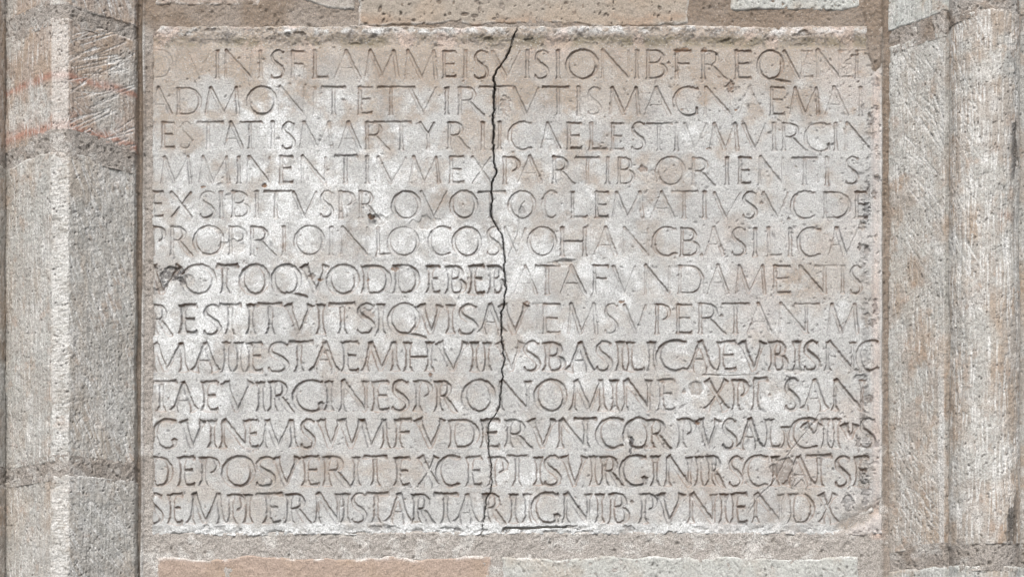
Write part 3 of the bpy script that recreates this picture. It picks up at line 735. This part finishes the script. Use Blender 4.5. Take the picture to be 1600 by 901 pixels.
def drum(prof, v0, v1, mat, thing, seed, tool, stain_tone=None, g=1.3, lab=None, edge=None):
    F = shaft_field(prof, v0 - 6, v1 + 6, g); X, Y = F.X, F.Y
    jj_ = (fbm(X, Y, 34, 5, seed) - .5) * 10
    sd = np.minimum(Y - v0, v1 - Y) + jj_
    s = prof[1]
    # squared joints run irregularly
    F.H = (fbm(X, Y, 90, 3, seed + 1) - .5) * 5 + (fbm(X, Y, 12, 4, seed + 2) - .5) * 2.2 + (fbm(X, Y, 3.2, 2, seed + 3) - .5) * 1.0
    F.H += (vnoise(X / 2.4, Y / 26, seed + 12) - .5) * 1.1 + (vnoise(X / 1.7, Y / 1.7, seed + 13) - .5) * .5
    T = np.zeros_like(X)
    r = np.random.default_rng(seed + 4)
    for (xa, xb, ya, yb, dens, ang, spread, lmin, lmax, wd, dp) in tool:
        ya_, yb_ = max(ya, v0), min(yb, v1)
        if yb_ <= ya_: continue
        for _ in range(int(dens * (xb - xa) * (yb_ - ya_) / 1000)):
            cx, cy = r.uniform(xa, xb), r.uniform(ya_, yb_); a = math.radians(r.normal(ang, spread)); l = r.uniform(lmin, lmax) / 2
            p0 = (cx - l * math.cos(a), cy + l * math.sin(a)); p1 = (cx + l * math.cos(a), cy - l * math.sin(a))
            p0 = (min(max(p0[0], xa), xb), p0[1]); p1 = (min(max(p1[0], xa), xb), p1[1])
            F.stroke([p0, p1], [wd * .6, wd * r.uniform(.8, 1.5)], T, False, dp, 1.0, .25)
    F.H -= T * .75
    F.M['b'] = np.clip(T * .95, 0, .95) * (.35 + .65 * ss(.3, .6, fbm(X, Y, 20, 3, seed + 5)))
    F.M['a'] = ss(.48, .68, fbm(X, Y * .45, 36, 5, seed + 6, .62)) * .7
    F.M['e'] = ss(.62, .74, fbm(X, Y, 24, 5, seed + 7, .6)) * .38
    F.M['f'] = ss(.45, .65, fbm(X, Y, 60, 4, seed + 8)) * .6
    F.M['b'] = np.maximum(F.M['b'], ss(.56, .76, fbm(X, Y * .6, 26, 5, seed + 9, .65)) * .5)
    F.M['b'] = np.maximum(F.M['b'], .7 * ss(8, 1, sd) * ss(.35, .6, fbm(X, Y, 16, 4, seed + 10)))
    if stain_tone: stain_tone(F, X, Y)
    F.pits(int(s[-1] * (v1 - v0) / 75), .45, 1.35, 1.5, seed + 11, None, 'c', .8, .8)
    F.H -= np.where(sd < 4, (4 - sd) ** 2 * .3, 0); F.keep = sd > -5
    P, N, Q, kq = finish(F, shaft_pos)
    o = add_mesh('stone', P, N, Q[kq], {k: v.ravel() for k, v in F.M.items()}, mat); attach(o, thing)
    if lab: o['label'] = lab
def joint(prof, v0, v1, thing, seed, dark=0.3):
    F = shaft_field(prof, v0 - 12, v1 + 12, 1.5); X, Y = F.X, F.Y
    F.H = -.2 + (fbm(X, Y, 40, 3, seed) - .5) * 2.0 + (fbm(X, Y, 8, 4, seed + 1) - .5) * 2.6 + (fbm(X, Y, 3, 2, seed + 2) - .5) * 1.2
    F.M['a'] = ss(.4, .7, fbm(X, Y, 30, 4, seed + 3)) * dark; F.M['b'] = ss(.55, .7, fbm(X, Y, 20, 4, seed + 4)) * .4
    F.pits(220, .7, 2.2, 1.5, seed + 5, None, 'c', .6)
    P, N, Q, kq = finish(F, shaft_pos)
    o = add_mesh('mortar_joint', P, N, Q[kq], {k: v.ravel() for k, v in F.M.items()}, MAT_MORTAR); attach(o, thing)

# left octagonal shaft: faces A (left), front, B (right)
PL = profile([(6, -26), (6, -4), (12, 2), (102, 92), (129, 92), (211, 6), (213, -6), (213, -30)])
sA0, sA1, sF1, sB1 = PL[1][2], PL[1][3], PL[1][4], PL[1][5]
pier = reg(empty('octagonal_shaft', (WX(110), 0, WZ(960)), 'eight-sided shaft of tooled stone left of the slab, crossed by two red veins', 'shaft'))
def veins(F, X, Y):
    s = X
    for vy, amp, ww in ((148, 3, 4.2), (223, 5, 5.2)):
        c = vy + (fbm(s, s * 0, 50, 3, 411) - .5) * amp * 2.6 + np.interp(s, [0, sA1, sF1, sB1], [0, -1, 1, 6 if vy > 200 else 0])
        F.M['d'] = np.maximum(F.M['d'], np.exp(-((Y - c) / (ww * 1.3 * (.6 + .9 * fbm(s, s * 0 + 5, 30, 3, 412)))) ** 2) * ss(.3, .5, fbm(X, Y, 18, 4, 413) + .2))
    F.M['d'] = np.maximum(F.M['d'], .4 * np.exp(-((Y - 210) / 14) ** 2) * ss(.45, .65, fbm(X, Y, 20, 4, 414)))
    F.M['b'] = np.maximum(F.M['b'], .55 * ss(sA1 - 2, sA1 + 3, s) * ss(sF1 + 2, sF1 - 3, s))  # front face painted paler, the light it catches put into the colour
def frontpale(F, X, Y):
    F.M['b'] = np.maximum(F.M['b'], .6 * ss(sA1 - 2, sA1 + 2, X) * ss(sF1 + 2, sF1 - 2, X) * ss(.28, .55, fbm(X, Y, 14, 3, 415)))  # brighter light on the front face painted as patchy white
    F.M['e'] = np.maximum(F.M['e'], .45 * gauss(X, Y, sA1 - 6, 640, 8, 200) * ss(.45, .6, fbm(X, Y, 18, 4, 416)))
    F.M['f'] = np.maximum(F.M['f'], .4)
vert = (sA0, sA1, -99, 999, 5.5, 90, 2, 16, 56, 2.2, .9)
tick = (sA1 + 1, sF1 - 1, -99, 999, 15, 4, 8, 10, 24, 2.6, .9)
diagB = (sF1, sB1, -99, 999, 4.5, 114, 6, 22, 60, 3.0, 1.2)
diagB2 = (sF1, sB1, 60, 242, 2.0, 24, 6, 40, 110, 3.2, 1.4)
drum(PL, -60, 45, MAT_WARM, pier, 500, [vert, tick, diagB])
drum(PL, 60, 242, MAT_WARM, pier, 530, [vert, (sA1, sF1, -99, 999, 5, 30, 20, 10, 26, 2.4, 1.), diagB2, (sF1, sB1, 60, 242, 1.5, 110, 20, 14, 40, 2.2, .9), (sF1, sB1, 60, 242, 2.5, 145, 10, 14, 40, 2, .8)], veins, lab='brown stone with two rusty red veins and long diagonal tool marks')
drum(PL, 262, 735, MAT_PALE, pier, 560, [vert, tick, diagB], frontpale)
drum(PL, 750, 960, MAT_PALE, pier, 590, [vert, tick, (sF1, sB1, -99, 999, 4.5, 135, 6, 22, 60, 3.0, 1.2)], frontpale)
for k, (a, b) in enumerate(((45, 60), (242, 262), (735, 750))): joint(PL, a, b, pier, 620 + 10 * k)

# far left roll at the edge of the frame
def roll(cx, r, d0, a0=200, a1=-20):
    return [(cx + r * math.cos(math.radians(a)), d0 + r * math.sin(math.radians(a))) for a in np.linspace(a0, a1, 48)]
PE = profile(roll(-51, 60, -4, 190, -10))
edge = reg(empty('round_shaft', (WX(-58), 0, WZ(960)), 'thin sliver of a round stone shaft at the left edge of the photo', 'shaft'))
tl_ = [(0, PE[1][-1], -99, 999, 10, 90, 6, 12, 40, 2.0, .9)]
drum(PE, -60, 248, MAT_WARM, edge, 700, tl_, g=2.0); drum(PE, 264, 742, MAT_PALE, edge, 715, tl_, g=2.0); drum(PE, 757, 960, MAT_PALE, edge, 730, tl_, g=2.0)
joint(PE, 248, 264, edge, 745); joint(PE, 742, 757, edge, 755)

# right oblique pilaster (face towards the slab) running on behind the round shaft
PR = profile([(1390, -30), (1390, -4), (1394, 1), (1458, 78), (1464, 74), (1472, 71), (1490, 68), (1560, 60), (1570, 66), (1578, 66), (1680, 66)])
R0, R1 = PR[1][2], PR[1][3]
pil = reg(empty('chamfered_pilaster', (WX(1430), 0, WZ(960)), 'pale slanting stone pilaster between the slab and the round shaft on the right', 'pilaster'))
def rst(F, X, Y):
    F.M['b'] = np.maximum(F.M['b'], .7 * ss(R1 - 13, R1 - 9, X) * ss(520, 640, Y) * ss(R1 + 1, R1 - 2, X))
    F.M['f'] = np.maximum(F.M['f'], .8 * ss(R0 + 60, R0 + 5, X) * ss(330, 80, Y))
    F.M['a'] = np.maximum(F.M['a'], .6 * gauss(X, Y, (R0 + R1) / 2 + 5, 420, 26, 260) * ss(.38, .6, fbm(X, Y, 22, 5, 811)))
rt = [(R0, R1, -99, 999, 5, 92, 4, 14, 44, 2.2, .9), (R0 + 20, R1, 70, 420, 2.0, 128, 6, 26, 70, 2.9, 1.1), (R0, R1, 700, 870, 5, 130, 8, 14, 36, 2.4, 1.0)]
drum(PR, -60, 50, MAT_GREEN, pil, 800, rt, rst); drum(PR, 72, 866, MAT_PALE, pil, 830, rt, rst); drum(PR, 888, 960, MAT_GREEN, pil, 860, rt)
joint(PR, 50, 72, pil, 880, .8); joint(PR, 866, 888, pil, 890, .6)

PS = profile(roll(1519, 53, 73, 195, -15))
rs = reg(empty('round_shaft', (WX(1519), -73 * S, WZ(960)), 'round pale stone shaft with vertical tool marks and black crust low on its right side', 'shaft'))
SLn = PS[1][-1]
def sst(F, X, Y):
    F.M['c'] = np.maximum(F.M['c'], .95 * ss(.56, .62, fbm(X, Y * .35, 12, 4, 911) + .25 * gauss(X, Y, SLn * .667, 830, 9, 40) + .17 * gauss(X, Y, SLn * .72, 250, 6, 110)) * (gauss(X, Y, SLn * .667, 825, 16, 50) + gauss(X, Y, SLn * .72, 250, 10, 130)).clip(0, 1))
    F.M['a'] = np.maximum(F.M['a'], .55 * gauss(X, Y, SLn * .22, 500, 22, 420) * ss(.35, .6, fbm(X, Y, 26, 5, 912)))
    F.M['a'] = np.maximum(F.M['a'], .8 * gauss(X, Y, SLn * .15, 450, 13, 900) * ss(.25, .55, fbm(X, Y, 20, 4, 914)))
    F.M['d'] = np.maximum(F.M['d'], .4 * gauss(X, Y, SLn * .6, 368, 20, 8) * ss(.4, .6, fbm(X, Y, 12, 4, 913)))
st = [(0, SLn, -99, 999, 3.6, 90, 2.5, 26, 100, 2.9, 1.2), (SLn * .1, SLn * .45, 60, 480, 1.8, 118, 6, 26, 70, 2.9, 1.1)]
drum(PS, -60, 25, MAT_PALE, rs, 900, st); drum(PS, 60, 863, MAT_PALE, rs, 930, st, sst); drum(PS, 889, 960, MAT_GREEN, rs, 960, st)
joint(PS, 25, 60, rs, 980, .7); joint(PS, 863, 889, rs, 990, .3)
tris = sum(len(o.data.polygons) * 2 for o in scene.objects if o.type == 'MESH')
print('tris', tris, 'objects', len(scene.objects))
